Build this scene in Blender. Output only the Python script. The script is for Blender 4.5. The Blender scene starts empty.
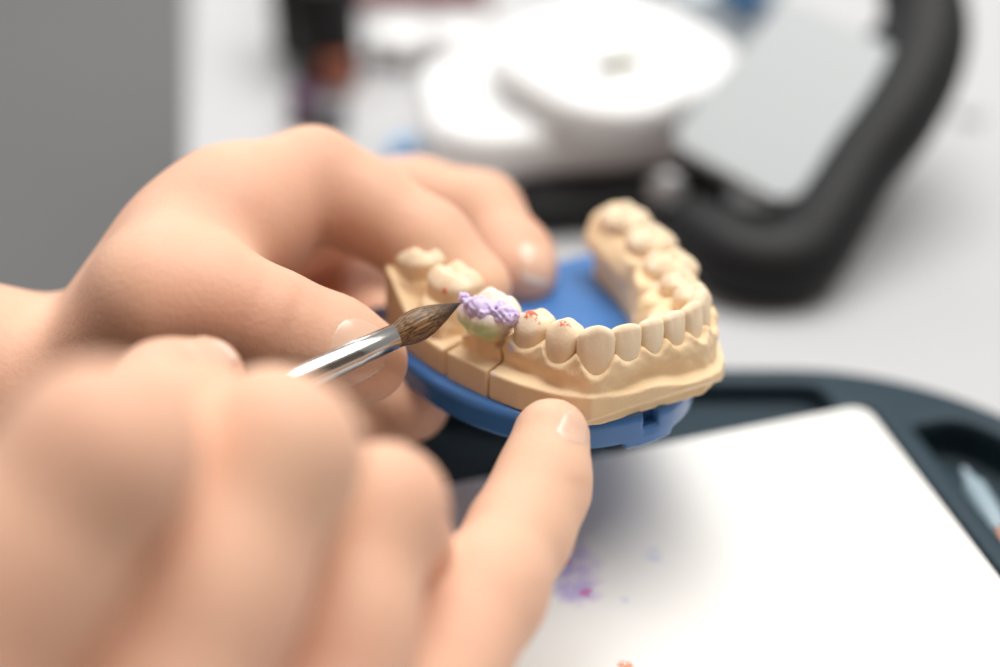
import bpy, bmesh, math
import numpy as np
from mathutils import Matrix, Vector

# ------------------------------------------------------------------ frame
F = 1704.0
PITCH = math.radians(35)
H = 244.0                     # camera height above the table, mm
Cw = np.array([[1, 0, 0], [0, math.sin(PITCH), math.cos(PITCH)], [0, -math.cos(PITCH), math.sin(PITCH)]]).T
CAM = np.array([0, 0, H])
Rm = np.array([[-0.84335577, 0.53730683, 0.0072401], [-0.22723308, -0.36880946, 0.90130168], [0.48694576, 0.75847278, 0.43313147]])
Tm = np.array([6.84146345, 18.41307754, -342.74240287])
Rmw = Cw @ Rm
Tmw = Cw @ Tm + CAM           # dental model frame in the world (mm)


def P(px, py, D):
    return Cw @ np.array([(px - 500) / F * D, (333.5 - py) / F * D, -D]) + CAM


def at(px, py, z):
    d = Cw @ np.array([(px - 500) / F, (333.5 - py) / F, -1.0])
    return d * ((z - H) / d[2]) + CAM


SC = bpy.context.scene
COL = SC.collection


# ------------------------------------------------------------------ materials
def mat(name, color=(.8, .8, .8), rough=.5, metal=0., sss=0., sssr=(1, .4, .25), sss_scale=.003, coat=0., bump=0., bscale=300., vary=0., vscale=40., col2=None, spec=.5, trans=0., detail=4.):
    m = bpy.data.materials.new(name)
    m.use_nodes = True
    nt = m.node_tree
    b = nt.nodes['Principled BSDF']
    b.inputs['Base Color'].default_value = (*color, 1)
    b.inputs['Roughness'].default_value = rough
    b.inputs['Metallic'].default_value = metal
    b.inputs['Specular IOR Level'].default_value = spec
    if coat:
        b.inputs['Coat Weight'].default_value = coat
        b.inputs['Coat Roughness'].default_value = .12
    if trans:
        b.inputs['Transmission Weight'].default_value = trans
    if sss:
        b.inputs['Subsurface Weight'].default_value = sss
        b.inputs['Subsurface Radius'].default_value = sssr
        b.inputs['Subsurface Scale'].default_value = sss_scale
    tc = nt.nodes.new('ShaderNodeTexCoord')
    if vary or col2:
        n = nt.nodes.new('ShaderNodeTexNoise')
        n.inputs['Scale'].default_value = vscale
        n.inputs['Detail'].default_value = detail
        nt.links.new(tc.outputs['Object'], n.inputs['Vector'])
        r = nt.nodes.new('ShaderNodeValToRGB')
        c2 = col2 or tuple(c * (1 - vary) for c in color)
        r.color_ramp.elements[0].position = .35
        r.color_ramp.elements[1].position = .65
        r.color_ramp.elements[0].color = (*c2, 1)
        r.color_ramp.elements[1].color = (*color, 1)
        nt.links.new(n.outputs['Fac'], r.inputs['Fac'])
        nt.links.new(r.outputs['Color'], b.inputs['Base Color'])
    if bump:
        n = nt.nodes.new('ShaderNodeTexNoise')
        n.inputs['Scale'].default_value = bscale
        n.inputs['Detail'].default_value = 5
        nt.links.new(tc.outputs['Object'], n.inputs['Vector'])
        bp = nt.nodes.new('ShaderNodeBump')
        bp.inputs['Strength'].default_value = 1
        bp.inputs['Distance'].default_value = bump
        nt.links.new(n.outputs['Fac'], bp.inputs['Height'])
        nt.links.new(bp.outputs['Normal'], b.inputs['Normal'])
    return m


def blobs_on(m, spots, color, noise_scale=900., thresh=.5, soft=.06):
    """small stains of their own colour at object-space places (m): spots = [(x,y,z,r)]"""
    nt = m.node_tree
    b = nt.nodes['Principled BSDF']
    tc = [n for n in nt.nodes if n.type == 'TEX_COORD'][0]
    no = nt.nodes.new('ShaderNodeTexNoise')
    no.inputs['Scale'].default_value = noise_scale
    no.inputs['Detail'].default_value = 3
    nt.links.new(tc.outputs['Object'], no.inputs['Vector'])
    tot = None
    for (x, y, z, r) in spots:
        d = nt.nodes.new('ShaderNodeVectorMath'); d.operation = 'DISTANCE'
        nt.links.new(tc.outputs['Object'], d.inputs[0]); d.inputs[1].default_value = (x, y, z)
        q = nt.nodes.new('ShaderNodeMapRange')
        q.inputs['From Min'].default_value = 0; q.inputs['From Max'].default_value = r
        q.inputs['To Min'].default_value = 1; q.inputs['To Max'].default_value = 0
        nt.links.new(d.outputs['Value'], q.inputs['Value'])
        if tot is None: tot = q.outputs[0]
        else:
            a = nt.nodes.new('ShaderNodeMath'); a.operation = 'MAXIMUM'
            nt.links.new(tot, a.inputs[0]); nt.links.new(q.outputs[0], a.inputs[1]); tot = a.outputs[0]
    mu = nt.nodes.new('ShaderNodeMath'); mu.operation = 'MULTIPLY'
    nt.links.new(tot, mu.inputs[0]); nt.links.new(no.outputs['Fac'], mu.inputs[1])
    mr = nt.nodes.new('ShaderNodeMapRange')
    mr.inputs['From Min'].default_value = thresh - soft; mr.inputs['From Max'].default_value = thresh + soft
    nt.links.new(mu.outputs[0], mr.inputs['Value'])
    mx = nt.nodes.new('ShaderNodeMix'); mx.data_type = 'RGBA'
    src = b.inputs['Base Color'].links[0].from_socket if b.inputs['Base Color'].links else None
    if src: nt.links.new(src, mx.inputs[6])
    else: mx.inputs[6].default_value = b.inputs['Base Color'].default_value
    mx.inputs[7].default_value = (*color, 1)
    nt.links.new(mr.outputs[0], mx.inputs[0])
    nt.links.new(mx.outputs[2], b.inputs['Base Color'])


SKIN = mat('skin', (.80, .505, .352), .5, sss=.22, sss_scale=.0028, bump=.00012, bscale=900, col2=(.77, .44, .31), vscale=32, spec=.2)
SKIN2 = mat('skin_of_working_hand', (.80, .505, .352), .5, sss=.22, sss_scale=.0028, bump=.00012, bscale=900, col2=(.77, .44, .31), vscale=32, spec=.2)
NAILTIP = mat('nail_free_edge', (.86, .76, .68), .35, sss=.2, sss_scale=.001)
NAIL = mat('fingernail', (.82, .53, .39), .28, sss=.2, sss_scale=.002, coat=.3)
PLASTER = mat('dental_plaster', (.90, .69, .45), .72, sss=.05, sss_scale=.0010, bump=.00010, bscale=1800, col2=(.86, .63, .38), vscale=120, spec=.3)
PLASTER_T = mat('dental_plaster_tooth', (.90, .74, .54), .62, sss=.12, sss_scale=.0010, bump=.00008, bscale=1500, col2=(.86, .67, .46), vscale=160, spec=.35)
BLUE = mat('blue_plastic', (.055, .18, .46), .25, sss=.05, bump=.00002, bscale=2500, spec=.5)
PURPLE = mat('violet_ceramic_paste', (.60, .53, .84), .55, sss=.3, sss_scale=.001, bump=.0002, bscale=1200, col2=(.70, .58, .84), vscale=500)
STEEL = mat('brushed_steel', (.60, .59, .57), .2, metal=1., bump=.00001, bscale=3000)
WHITE = mat('white_plastic', (.90, .90, .90), .35, bump=.00002, bscale=600)
BLACK = mat('black_rubber', (.010, .010, .011), .55, spec=.3, bump=.00005, bscale=900)
PANEL = mat('pale_grey_plastic', (.42, .45, .465), .45, bump=.00003, bscale=500)
TABLE = mat('white_laminate', (.52, .52, .53), .6, spec=.3, bump=.00002, bscale=400, col2=(.505, .505, .515), vscale=4)
TRAY = mat('slate_blue_plastic', (.020, .040, .055), .5, spec=.25, bump=.00006, bscale=700)
TRAYD = mat('slate_blue_well', (.016, .032, .045), .45, bump=.00006, bscale=700)
PALETTE = mat('glazed_palette', (.88, .87, .84), .3, bump=.00002, bscale=300, col2=(.86, .85, .82), vscale=14)
FLOORM = mat('grey_vinyl_floor', (.21, .21, .207), .6, bump=.0004, bscale=60, col2=(.20, .20, .197), vscale=3)
RED = mat('dark_red_plastic', (.16, .012, .015), .4, bump=.00003, bscale=500)
ORANGE = mat('copper_orange_plastic', (.30, .085, .045), .4, bump=.00003, bscale=500)
VIOLETJ = mat('purple_glass', (.08, .022, .075), .3, bump=.00003, bscale=500)
GREYP = mat('mid_grey_plastic', (.16, .16, .17), .4, bump=.00003, bscale=500)
LGREY = mat('light_grey_plastic', (.56, .56, .57), .5, bump=.00003, bscale=500)
SKYB = mat('sky_blue_plastic', (.16, .42, .75), .4, bump=.00003, bscale=500)
NAVY = mat('petrol_blue_plastic', (.01, .09, .22), .4, bump=.00003, bscale=500)
YELLOW = mat('straw_plastic', (.42, .40, .16), .5, bump=.00003, bscale=500)
CLEARB = mat('frosted_blue_plastic', (.45, .58, .66), .25, trans=.35, bump=.00003, bscale=500)


# ------------------------------------------------------------------ mesh helpers
def mesh_obj(name, V, Fc, material, parent=None, smooth=True, M=None):
    me = bpy.data.meshes.new(name)
    V = np.asarray(V, dtype=float)
    me.from_pydata(V.tolist(), [], [tuple(int(i) for i in f) for f in Fc])
    me.update()
    bm = bmesh.new(); bm.from_mesh(me)
    bmesh.ops.recalc_face_normals(bm, faces=bm.faces)
    bm.to_mesh(me); bm.free()
    if smooth:
        me.polygons.foreach_set('use_smooth', [True] * len(me.polygons))
    me.materials.append(material)
    o = bpy.data.objects.new(name, me)
    COL.objects.link(o)
    if parent: o.parent = parent
    if M is not None: o.matrix_local = M
    return o


def surface_nets(G, lo, h):
    S = G < 0
    nx, ny, nz = G.shape
    cs = [(i, j, k) for i in (0, 1) for j in (0, 1) for k in (0, 1)]
    cnt = np.zeros((nx - 1, ny - 1, nz - 1), np.int8)
    for i, j, k in cs: cnt += S[i:nx - 1 + i, j:ny - 1 + j, k:nz - 1 + k]
    act = (cnt > 0) & (cnt < 8)
    ids = np.argwhere(act)
    vid = -np.ones(act.shape, np.int64)
    vid[act] = np.arange(len(ids))
    acc = np.zeros((len(ids), 3)); n = np.zeros(len(ids))
    for a in cs:
        for ax in range(3):
            if a[ax] == 1: continue
            b = list(a); b[ax] = 1
            ga = G[ids[:, 0] + a[0], ids[:, 1] + a[1], ids[:, 2] + a[2]]
            gb = G[ids[:, 0] + b[0], ids[:, 1] + b[1], ids[:, 2] + b[2]]
            x = (ga < 0) != (gb < 0)
            t = np.where(x, ga / np.where(x, ga - gb, 1), 0)
            p = np.tile(np.array(a, float), (len(ids), 1)); p[:, ax] += t
            acc[x] += p[x]; n[x] += 1
    V = (ids + acc / n[:, None]) * h + np.asarray(lo)
    quads = []
    for ax in range(3):
        b, c = [q for q in range(3) if q != ax]
        s0 = [slice(None)] * 3; s1 = [slice(None)] * 3
        s0[ax] = slice(0, -1); s1[ax] = slice(1, None)
        x = S[tuple(s0)] != S[tuple(s1)]
        e = np.argwhere(x)
        e = e[(e[:, b] > 0) & (e[:, c] > 0) & (e[:, b] < G.shape[b] - 1) & (e[:, c] < G.shape[c] - 1)]
        q = []
        for db, dc in ((0, 0), (1, 0), (1, 1), (0, 1)):
            w = e.copy(); w[:, b] -= db; w[:, c] -= dc
            q.append(vid[w[:, 0], w[:, 1], w[:, 2]])
        quads.append(np.stack(q, 1))
    return V, np.concatenate(quads)


def sdf_obj(name, fn, lo, hi, h, material, parent=None, tf=None, relax=1):
    lo = np.array(lo, float); hi = np.array(hi, float)
    n = np.ceil((hi - lo) / h).astype(int) + 1
    ax = [(lo[i] + np.arange(n[i]) * h).astype(np.float32) for i in range(3)]
    X, Y, Z = np.meshgrid(*ax, indexing='ij')
    G = fn(X, Y, Z).astype(np.float32)
    G[0] = G[-1] = 1; G[:, 0] = G[:, -1] = 1; G[:, :, 0] = G[:, :, -1] = 1
    V, Q = surface_nets(G, lo, h)
    for _ in range(relax):
        A = np.zeros_like(V); c = np.zeros(len(V))
        for i in range(4):
            np.add.at(A, Q[:, i], V[Q[:, (i + 1) % 4]]); np.add.at(c, Q[:, i], 1)
            np.add.at(A, Q[:, i], V[Q[:, (i - 1) % 4]]); np.add.at(c, Q[:, i], 1)
        V = V * .5 + .5 * A / np.maximum(c, 1)[:, None]
    if tf is not None: V = tf(V)
    return mesh_obj(name, V, Q, material, parent)


def smin(a, b, k):
    hh = np.clip(.5 + .5 * (b - a) / k, 0, 1)
    return b + (a - b) * hh - k * hh * (1 - hh)


def smax(a, b, k): return -smin(-a, -b, k)


def sstep(e0, e1, x):
    t = np.clip((x - e0) / (e1 - e0), 0, 1)
    return t * t * (3 - 2 * t)


def cone(X, Y, Z, a, b, ra, rb):
    a = np.asarray(a, float); b = np.asarray(b, float); d = b - a
    L = d @ d + 1e-9
    t = np.clip(((X - a[0]) * d[0] + (Y - a[1]) * d[1] + (Z - a[2]) * d[2]) / L, 0, 1)
    return np.sqrt((X - a[0] - t * d[0]) ** 2 + (Y - a[1] - t * d[1]) ** 2 + (Z - a[2] - t * d[2]) ** 2) - (ra + (rb - ra) * t)


def poly_sdf(poly, X, Y):
    d = np.full(X.shape, 1e9); s = np.ones(X.shape)
    n = len(poly)
    for i in range(n):
        ax, ay = poly[i]; bx, by = poly[(i - 1) % n]
        ex, ey = bx - ax, by - ay
        wx, wy = X - ax, Y - ay
        t = np.clip((wx * ex + wy * ey) / (ex * ex + ey * ey), 0, 1)
        d = np.minimum(d, (wx - ex * t) ** 2 + (wy - ey * t) ** 2)
        c1 = Y >= ay; c2 = Y < by; c3 = ex * wy > ey * wx
        fl = (c1 & c2 & c3) | (~c1 & ~c2 & ~c3)
        s = np.where(fl, -s, s)
    return s * np.sqrt(d)


def spline(pts, n=8, closed=False):
    pts = np.array(pts, float); out = []
    N = len(pts)
    rng = range(N) if closed else range(N - 1)
    for i in rng:
        if closed: p0, p1, p2, p3 = pts[(i - 1) % N], pts[i], pts[(i + 1) % N], pts[(i + 2) % N]
        else: p0, p1, p2, p3 = pts[max(i - 1, 0)], pts[i], pts[i + 1], pts[min(i + 2, N - 1)]
        for t in np.arange(n) / n:
            out.append(.5 * (2 * p1 + (p2 - p0) * t + (2 * p0 - 5 * p1 + 4 * p2 - p3) * t * t + (3 * p1 - p0 - 3 * p2 + p3) * t ** 3))
    if not closed: out.append(pts[-1])
    return np.array(out)


def empty(name, loc, label, cat, group=None, M=None):
    o = bpy.data.objects.new(name, None)
    COL.objects.link(o)
    o.empty_display_size = .01
    if M is not None: o.matrix_world = M
    else: o.location = Vector(loc)
    tag(o, label, cat, group)
    return o


def tag(o, label, cat, group=None):
    o['label'] = label; o['category'] = cat
    if group: o['group'] = group


def struct(o):
    o['kind'] = 'structure'; return o


def prism(name, poly, z0, z1, bev, material, parent=None, seg=3, loc=None, rotz=0, M=None, scale_top=1.):
    """rounded prism over a 2D outline, mm"""
    bm = bmesh.new()
    poly = np.array(poly, float)
    c = poly.mean(0)
    v0 = [bm.verts.new((x * .001, y * .001, z0 * .001)) for x, y in poly]
    v1 = [bm.verts.new((*(((np.array((x, y)) - c) * scale_top + c) * .001), z1 * .001)) for x, y in poly]
    bm.faces.new(v0[::-1]); top = bm.faces.new(v1)
    for i in range(len(poly)):
        j = (i + 1) % len(poly)
        bm.faces.new((v0[i], v0[j], v1[j], v1[i]))
    bmesh.ops.recalc_face_normals(bm, faces=bm.faces)
    if bev:
        hor = [e for e in bm.edges if abs(e.verts[0].co.z - e.verts[1].co.z) < 1e-7]
        bmesh.ops.bevel(bm, geom=hor, offset=bev * .001, segments=seg, affect='EDGES', profile=.5)
    me = bpy.data.meshes.new(name); bm.to_mesh(me); bm.free()
    me.polygons.foreach_set('use_smooth', [True] * len(me.polygons))
    me.materials.append(material)
    o = bpy.data.objects.new(name, me); COL.objects.link(o)
    md = o.modifiers.new('wn', 'WEIGHTED_NORMAL'); md.keep_sharp = False
    if parent: o.parent = parent
    if loc is not None: o.location = Vector([q * .001 for q in loc])
    o.rotation_euler = (0, 0, rotz)
    if M is not None: o.matrix_local = M
    return o


def rrect(w, d, r, n=8, cx=0, cy=0):
    out = []
    for qx, qy, a0 in ((1, 1, 0), (-1, 1, 90), (-1, -1, 180), (1, -1, 270)):
        for i in range(n + 1):
            a = math.radians(a0 + 90 * i / n)
            out.append((cx + qx * (w / 2 - r) + r * math.cos(a), cy + qy * (d / 2 - r) + r * math.sin(a)))
    return out


def lathe(name, prof, material, parent=None, n=40, loc=None, M=None):
    V = []; Fc = []
    for r, z in prof:
        for i in range(n):
            a = 2 * math.pi * i / n
            V.append((r * math.cos(a) * .001, r * math.sin(a) * .001, z * .001))
    m = len(prof)
    for j in range(m - 1):
        for i in range(n):
            k = (i + 1) % n
            Fc.append((j * n + i, j * n + k, (j + 1) * n + k, (j + 1) * n + i))
    Fc.append(tuple(range(n))[::-1]); Fc.append(tuple((m - 1) * n + i for i in range(n)))
    o = mesh_obj(name, V, Fc, material, parent)
    if loc is not None: o.location = Vector([q * .001 for q in loc])
    if M is not None: o.matrix_local = M
    o.data.set_sharp_from_angle(angle=math.radians(50))
    return o


# ------------------------------------------------------------------ setting
def plane(name, x0, x1, y0, y1, z, m):
    return struct(mesh_obj(name, np.array([(x0, y0, z), (x1, y0, z), (x1, y1, z), (x0, y1, z)]) * .001, [(0, 1, 2, 3)], m, smooth=False))


plane('floor', -3000, 3000, -1500, 4000, -740, FLOORM)

WALLM = mat('added_wall_taupe', (.20, .15, .12), .8, bump=.0005, bscale=80)
struct(mesh_obj('light_block_wall', np.array([(-3000, -900, -740), (3000, -900, -740), (3000, -900, 2200), (-3000, -900, 2200)]) * .001, [(0, 1, 2, 3)], WALLM, smooth=False))  # unseen dark wall, added behind the camera to block ambient light

# the worktop: its far-running edge passes (-92,437) and (-108,550) mm
tb = empty('worktable', (.4, .4, -.74), 'large white laminate worktable under the tray, device and black stand', 'table')
edge = lambda y: -92 - (y - 437) * 16 / 113
tpoly = [(edge(-500), -500), (1300, -500), (1300, 1500), (edge(1500), 1500)]
o = prism('table_top', [(x - 400, y - 400) for x, y in tpoly], 740 - 24, 740, 1.5, TABLE, tb)
for x, y in ((edge(-400) + 60, -400), (1200, -400), (1200, 1400), (edge(1400) + 60, 1400)):
    prism('leg', rrect(50, 50, 4, 3, x - 400, y - 400), 0, 716, 1, LGREY, tb)

# ------------------------------------------------------------------ instrument tray
tr = empty('palette_tray', (0, 0, 0), 'dark slate blue plastic tray with rounded corner, white palette resting in it', 'tray')
TX, TY = 22.0, 207.0
outer = rrect(226, 220, 70, 16, TX, TY)


def ring(name, outline_fn, prof, material, parent):
    """sweep a profile of (inset, z) around an outline function inset->poly"""
    V = []; Fc = []
    for ins, z in prof:
        for x, y in outline_fn(ins): V.append((x * .001, y * .001, z * .001))
    n = len(outline_fn(0))
    for j in range(len(prof) - 1):
        for i in range(n):
            k = (i + 1) % n
            Fc.append((j * n + i, j * n + k, (j + 1) * n + k, (j + 1) * n + i))
    Fc.append(tuple((len(prof) - 1) * n + i for i in range(n)))
    Fc.append(tuple(range(n))[::-1])
    return mesh_obj(name, V, Fc, material, parent)


def tray_sdf(X, Y, Z):
    q2 = np.hypot(np.maximum(np.abs(X - TX) - 43, 0), np.maximum(np.abs(Y - TY) - 40, 0)) - 70
    q2 = np.where((np.abs(X - TX) < 43) & (np.abs(Y - TY) < 40), -70, q2)
    body = smax(q2 + (Z - 7) * .12, np.abs(Z - 7) - 7, 3.)          # height 0..14
    # palette bed
    u = (X - 81) * -.958 + (Y - 299) * -.287
    v = (X - 81) * .287 + (Y - 299) * -.958
    bed = np.maximum(np.maximum(-u - 1.5, u - 119), np.maximum(-v - 1.5, v - 160))
    bed = np.maximum(bed, 10.5 - Z)
    inner = smax(q2 + 9, 9.5 - Z + 0 * X, 2)
    # the long well on the right of the palette
    wl = np.maximum(np.maximum(u + 7.5, -u - 45), np.maximum(8 - v, v - 130))
    well = smax(smax(wl, q2 + 9, 4), 3.5 - Z, 2)
    # shallow step between far rim and palette
    stp = np.maximum(np.maximum(-u + 6, u - 130), np.maximum(v + 3, -v - 40))
    step = smax(smax(stp, q2 + 8, 3), 8.0 - Z, 2)
    low = smax(smax(np.maximum(u - 400, 60 - u), q2 + 8, 3), 4 - Z, 2)
    c = smax(body, -well, 1.5)
    c = smax(c, -step, 1.5)
    dk = np.maximum(np.maximum(52 - u, u - 116), np.maximum(v + 3, -v - 34))
    c = smax(c, -smax(smax(dk, q2 + 10, 3), 2.2 - Z, 1.5), 1.5)
    c = smax(c, -bed, .8)
    return c


sdf_obj('tray_body', tray_sdf, (TX - 118, TY - 115, -2), (TX + 118, TY + 115, 17), 1.3, TRAY, tr, tf=lambda V: V * .001)

pal = empty('mixing_palette', (.081, .299, .0105), 'off-white glazed rectangular palette with purple paint smears, lying in the dark tray', 'palette')
pal.rotation_euler = (0, 0, math.atan2(.287, .958))
prism('plate', rrect(117, 158, 4.5, 6, -59, -79), .1, 5.5, .8, PALETTE, pal)
blob_pal = [(*at(577, 578, 16)[:2], .009), (*at(600, 600, 16)[:2], .004), (*at(560, 560, 16)[:2], .006)]
rz = math.atan2(.287, .958)


def to_pal(x, y):
    dx, dy = x - 81, y - 299
    return (dx * math.cos(rz) + dy * math.sin(rz)) * .001, (-dx * math.sin(rz) + dy * math.cos(rz)) * .001


def stain(spots, color, sc, th, so=.06):
    blobs_on(PALETTE, [(*to_pal(*at(px, py, 16)[:2]), .0055, r) for px, py, r in spots], color, sc, th, so)


stain([(566, 565, .010), (577, 588, .008), (552, 550, .009)], (.56, .48, .76), 300, .27, .16)
stain([(586, 592, .0028), (566, 562, .0024)], (.60, .25, .50), 500, .32)
stain([(625, 666, .004)], (.86, .35, .22), 500, .34)
stain([(655, 555, .005), (625, 600, .0025)], (.66, .70, .80), 500, .34, .12)

# dropper in the well
dr = empty('plastic_dropper', tuple(at(968, 480, 9) * .001), 'frosted blue dropper with orange end lying in the well of the tray', 'dropper')
a = at(974, 488, 10); b = at(1022, 575, 8)
dvec = Vector(b - a); Lr = dvec.length
Md = Matrix.Translation(Vector(a * .001) - dr.location) @ dvec.to_track_quat('Z', 'Y').to_matrix().to_4x4()
lathe('barrel', [(.6, -6), (1.4, -2), (2.6, 0), (2.9, 8), (2.7, Lr * .55)], CLEARB, dr, 24, M=Md)
lathe('bulb', [(2.2, Lr * .55), (3.0, Lr * .6), (3.2, Lr * .8), (2.9, Lr * 1.1), (1.5, Lr * 1.3)], mat('peach_rubber', (.55, .28, .17), .5, bump=.00003, bscale=500), dr, 24, M=Md)

# ------------------------------------------------------------------ dental model (local mm frame)
MM = Matrix(((*Rmw[0], Tmw[0] * .001), (*Rmw[1], Tmw[1] * .001), (*Rmw[2], Tmw[2] * .001), (0, 0, 0, 1)))
dm = empty('dental_model', None, 'beige plaster jaw cast with teeth on blue plastic base, held between two hands', 'dental model', M=MM)
K = lambda V: V * .001

# tooth table: x, y, outward dir, width, depth, top, margin, kind
TEETH = [
    ('molar', 22.0, -7.6, (1, -.06), 10.8, 9.8, 1.8, -4.0, 'S1'),
    ('molar', 21.2, 4.4, (1, .02), 10.8, 9.8, .8, -5.0, 'S1'),
    ('premolar', 19.6, 27.6, (.93, .36), 7.2, 8.2, -.1, -6.6, 'S3'),
    ('premolar', 17.3, 35.0, (.86, .52), 6.9, 7.6, .3, -7.2, 'S3'),
    ('canine', 13.3, 40.5, (.50, .87), 7.0, 7.2, 1.0, -8.2, 'S3'),
    ('incisor', 7.5, 41.6, (.16, .99), 6.2, 6.0, .4, -6.4, 'S3'),
    ('incisor', 1.9, 41.7, (.02, 1), 5.3, 5.8, .2, -6.2, 'S3'),
    ('incisor', -3.4, 41.4, (-.08, 1), 5.3, 5.8, .2, -6.3, 'S3'),
    ('incisor', -8.5, 40.4, (-.30, .95), 5.6, 6.0, .3, -6.6, 'S3'),
    ('canine', -12.8, 37.9, (-.66, .75), 6.8, 7.2, .9, -7.2, 'S3'),
    ('premolar', -16.8, 33.2, (-.86, .50), 6.9, 7.6, -.4, -6.4, 'S3'),
    ('premolar', -19.4, 26.2, (-.94, .34), 7.2, 8.0, -.8, -6.2, 'S3'),
    ('molar', -21.8, 17.0, (-.98, .18), 10.8, 10.2, -1.2, -6.0, 'S3'),
    ('molar', -25.0, 6.0, (-1, .05), 10.8, 9.4, -.5, -5.6, 'S3'),
    ('molar', -26.6, -5.0, (-1, -.04), 10.8, 9.4, .3, -5.0, 'S3'),
]


def tooth_frame(T):
    n = np.array(T[3]); n = n / np.hypot(*n)
    t = np.array([-n[1], n[0]])          # along the arch
    return np.array(T[1:3]), n, t


def tooth_fn(T, grow=0., seed=0):
    kind, _, _, _, w, dp, top, mar, _ = T
    c, n, t = tooth_frame(T)
    rs = np.random.default_rng(seed + 5)
    j = rs.uniform(-1, 1, 8)

    def fn(X, Y, Z):
        U = (X - c[0]) * t[0] + (Y - c[1]) * t[1]
        Vv = (X - c[0]) * n[0] + (Y - c[1]) * n[1]
        hgt = np.clip((top - Z) / (top - mar), -.3, 2.)     # 0 at the tip, 1 at margin
        if kind in ('incisor', 'canine'):
            # thickness grows quickly toward neck, facial face nearly straight
            au = w / 2 * (1.0 - .10 * sstep(.45, 1.25, hgt) - .05 * sstep(.35, 0, hgt) * (1 if kind == 'incisor' else 4.2))
            av = .75 + (dp / 2 - .75) * np.clip(hgt, 0, 1.4) ** .72
            bel = .45 * np.sin(np.clip(hgt, 0, 1.15) / 1.15 * math.pi)
            off = -av + .8 + .95 * np.clip(hgt, 0, 1.3) + bel * .8
            p = 2.7
            r = ((np.abs(U) / au) ** p + (np.abs(Vv - off) / av) ** 2.3 + 1e-6) ** (1 / p)
            side = (r - 1) * np.minimum(au, av) * .9
            if kind == 'canine':
                tz = top - .30 * np.abs(U - .3) ** 1.15 + .15
                tz = tz - .08 * (Vv - off) ** 2
            else:
                tz = top - .07 * np.abs(U - j[0] * .3) ** 1.6 + j[1] * .07 * U - .18 * np.maximum(-(Vv + .2), 0)
            f = smax(side, (Z - tz) * .95, 1.0)
            # developmental depressions on the facial face
            f = f + .10 * np.exp(-((np.abs(U) - w * .2) / (w * .1)) ** 2) * np.clip(Vv, 0, 1) * np.clip(1 - hgt, 0, 1)
        elif kind == 'premolar':
            au = w / 2 * (1.0 - .24 * sstep(.35, 1.2, hgt) - .10 * sstep(.4, 0, hgt))
            av = dp / 2 * (1.0 - .12 * sstep(.5, 1.2, hgt) - .22 * sstep(.6, 0, hgt))
            off = -dp / 2 + 1.6 + .5 * hgt
            r = ((np.abs(U) / au) ** 2.4 + (np.abs(Vv - off) / av) ** 2.4 + 1e-6) ** (1 / 2.4)
            side = (r - 1) * np.minimum(au, av) * .9
            vb = Vv - off
            tz = top - 2.3 + 2.5 * np.exp(-(U / 2.4) ** 2 - ((vb - av * .52) / 1.9) ** 2) + 1.7 * np.exp(-((U - .4 * j[2]) / 2.2) ** 2 - ((vb + av * .62) / 1.6) ** 2) \
                + .7 * np.exp(-((np.abs(U) - au * .85) / .9) ** 2)
            f = smax(side, (Z - tz) * .8, 1.3)
        else:
            au = w / 2 * (1.0 - .16 * sstep(.35, 1.2, hgt) - .05 * sstep(.4, 0, hgt))
            av = dp / 2 * (1.0 - .10 * sstep(.5, 1.2, hgt) - .14 * sstep(.6, 0, hgt))
            r = ((np.abs(U) / au) ** 3.2 + (np.abs(Vv) / av) ** 3 + 1e-6) ** (1 / 3)
            side = (r - 1) * np.minimum(au, av) * .9
            tz = top - 1.75 + 0 * U
            for k, (uu, vv, hh) in enumerate(((-.50, .50, 1.8), (.48, .52, 1.7), (-.46, -.50, 1.9), (.50, -.50, 1.75), (0.02, .60, .9))):
                s = 2.0 if k < 4 else 1.4
                tz = tz + (hh + .25 * j[k]) * np.exp(-((U - uu * au) / s) ** 2 - ((Vv - vv * av) / s) ** 2)
            tz = tz - .5 * np.exp(-(Vv / .8) ** 2) * np.exp(-(U / 3.4) ** 2) - .35 * np.exp(-((U - .3) / .7) ** 2)
            f = smax(side, (Z - tz) * .75, 1.3)
        return f - grow
    return fn


OUT = [(17.5, -15.0), (23.6, -15.0), (26.6, -13.6), (28.5, -10.4), (29.3, -4), (29.3, 4), (28.9, 12.5), (27.6, 19), (26.3, 25.2), (24.2, 31.5), (21.2, 37), (18.2, 41.6), (16.2, 43.6), (12, 44.6),
       (7, 45.6), (1.5, 46.2), (-4, 46.6), (-9, 46.3), (-13.2, 44.4), (-17, 40.8), (-21, 34), (-24.5, 26), (-27.5, 15), (-29.4, 4), (-31, -7), (-30, -11.8), (-27, -13.2), (-23.4, -11.8)]
INN = [(-22.6, -9), (-20.4, 0), (-17.0, 10), (-11.4, 19), (-5.5, 26), (0, 29.5), (5, 29), (9.5, 25), (12.6, 18), (14.6, 8), (14.8, -4), (15.2, -12)]
OUTP = OUT + INN
# foot line of the gum, set back from the trimmed ledge
GP = [(17.8, -14.6), (23.4, -14.5), (26.2, -13.1), (28.1, -10.2), (28.6, -4), (28.4, 4), (27.4, 11.0), (25.6, 13.5), (23.9, 18), (22.5, 24), (21.2, 29), (19.2, 35.5), (18.0, 39.6), (16.6, 42.2), (14, 43.2), (10, 43.4),
      (5, 43.3), (0, 43.4), (-5, 43.8), (-9.5, 43.8), (-13.0, 42.2), (-16.2, 39.2), (-20, 33), (-23.5, 26), (-26.5, 15), (-28.4, 4), (-29.4, -8), (-29, -11.3), (-26.8, -12.6), (-23.8, -11.4)] + INN
# saw cuts beside the die (outer point, inner point)
CUT1 = ((28.6, 12.9), (14, 12.2)); CUT2 = ((26.2, 24.5), (11, 20.5))


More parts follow.
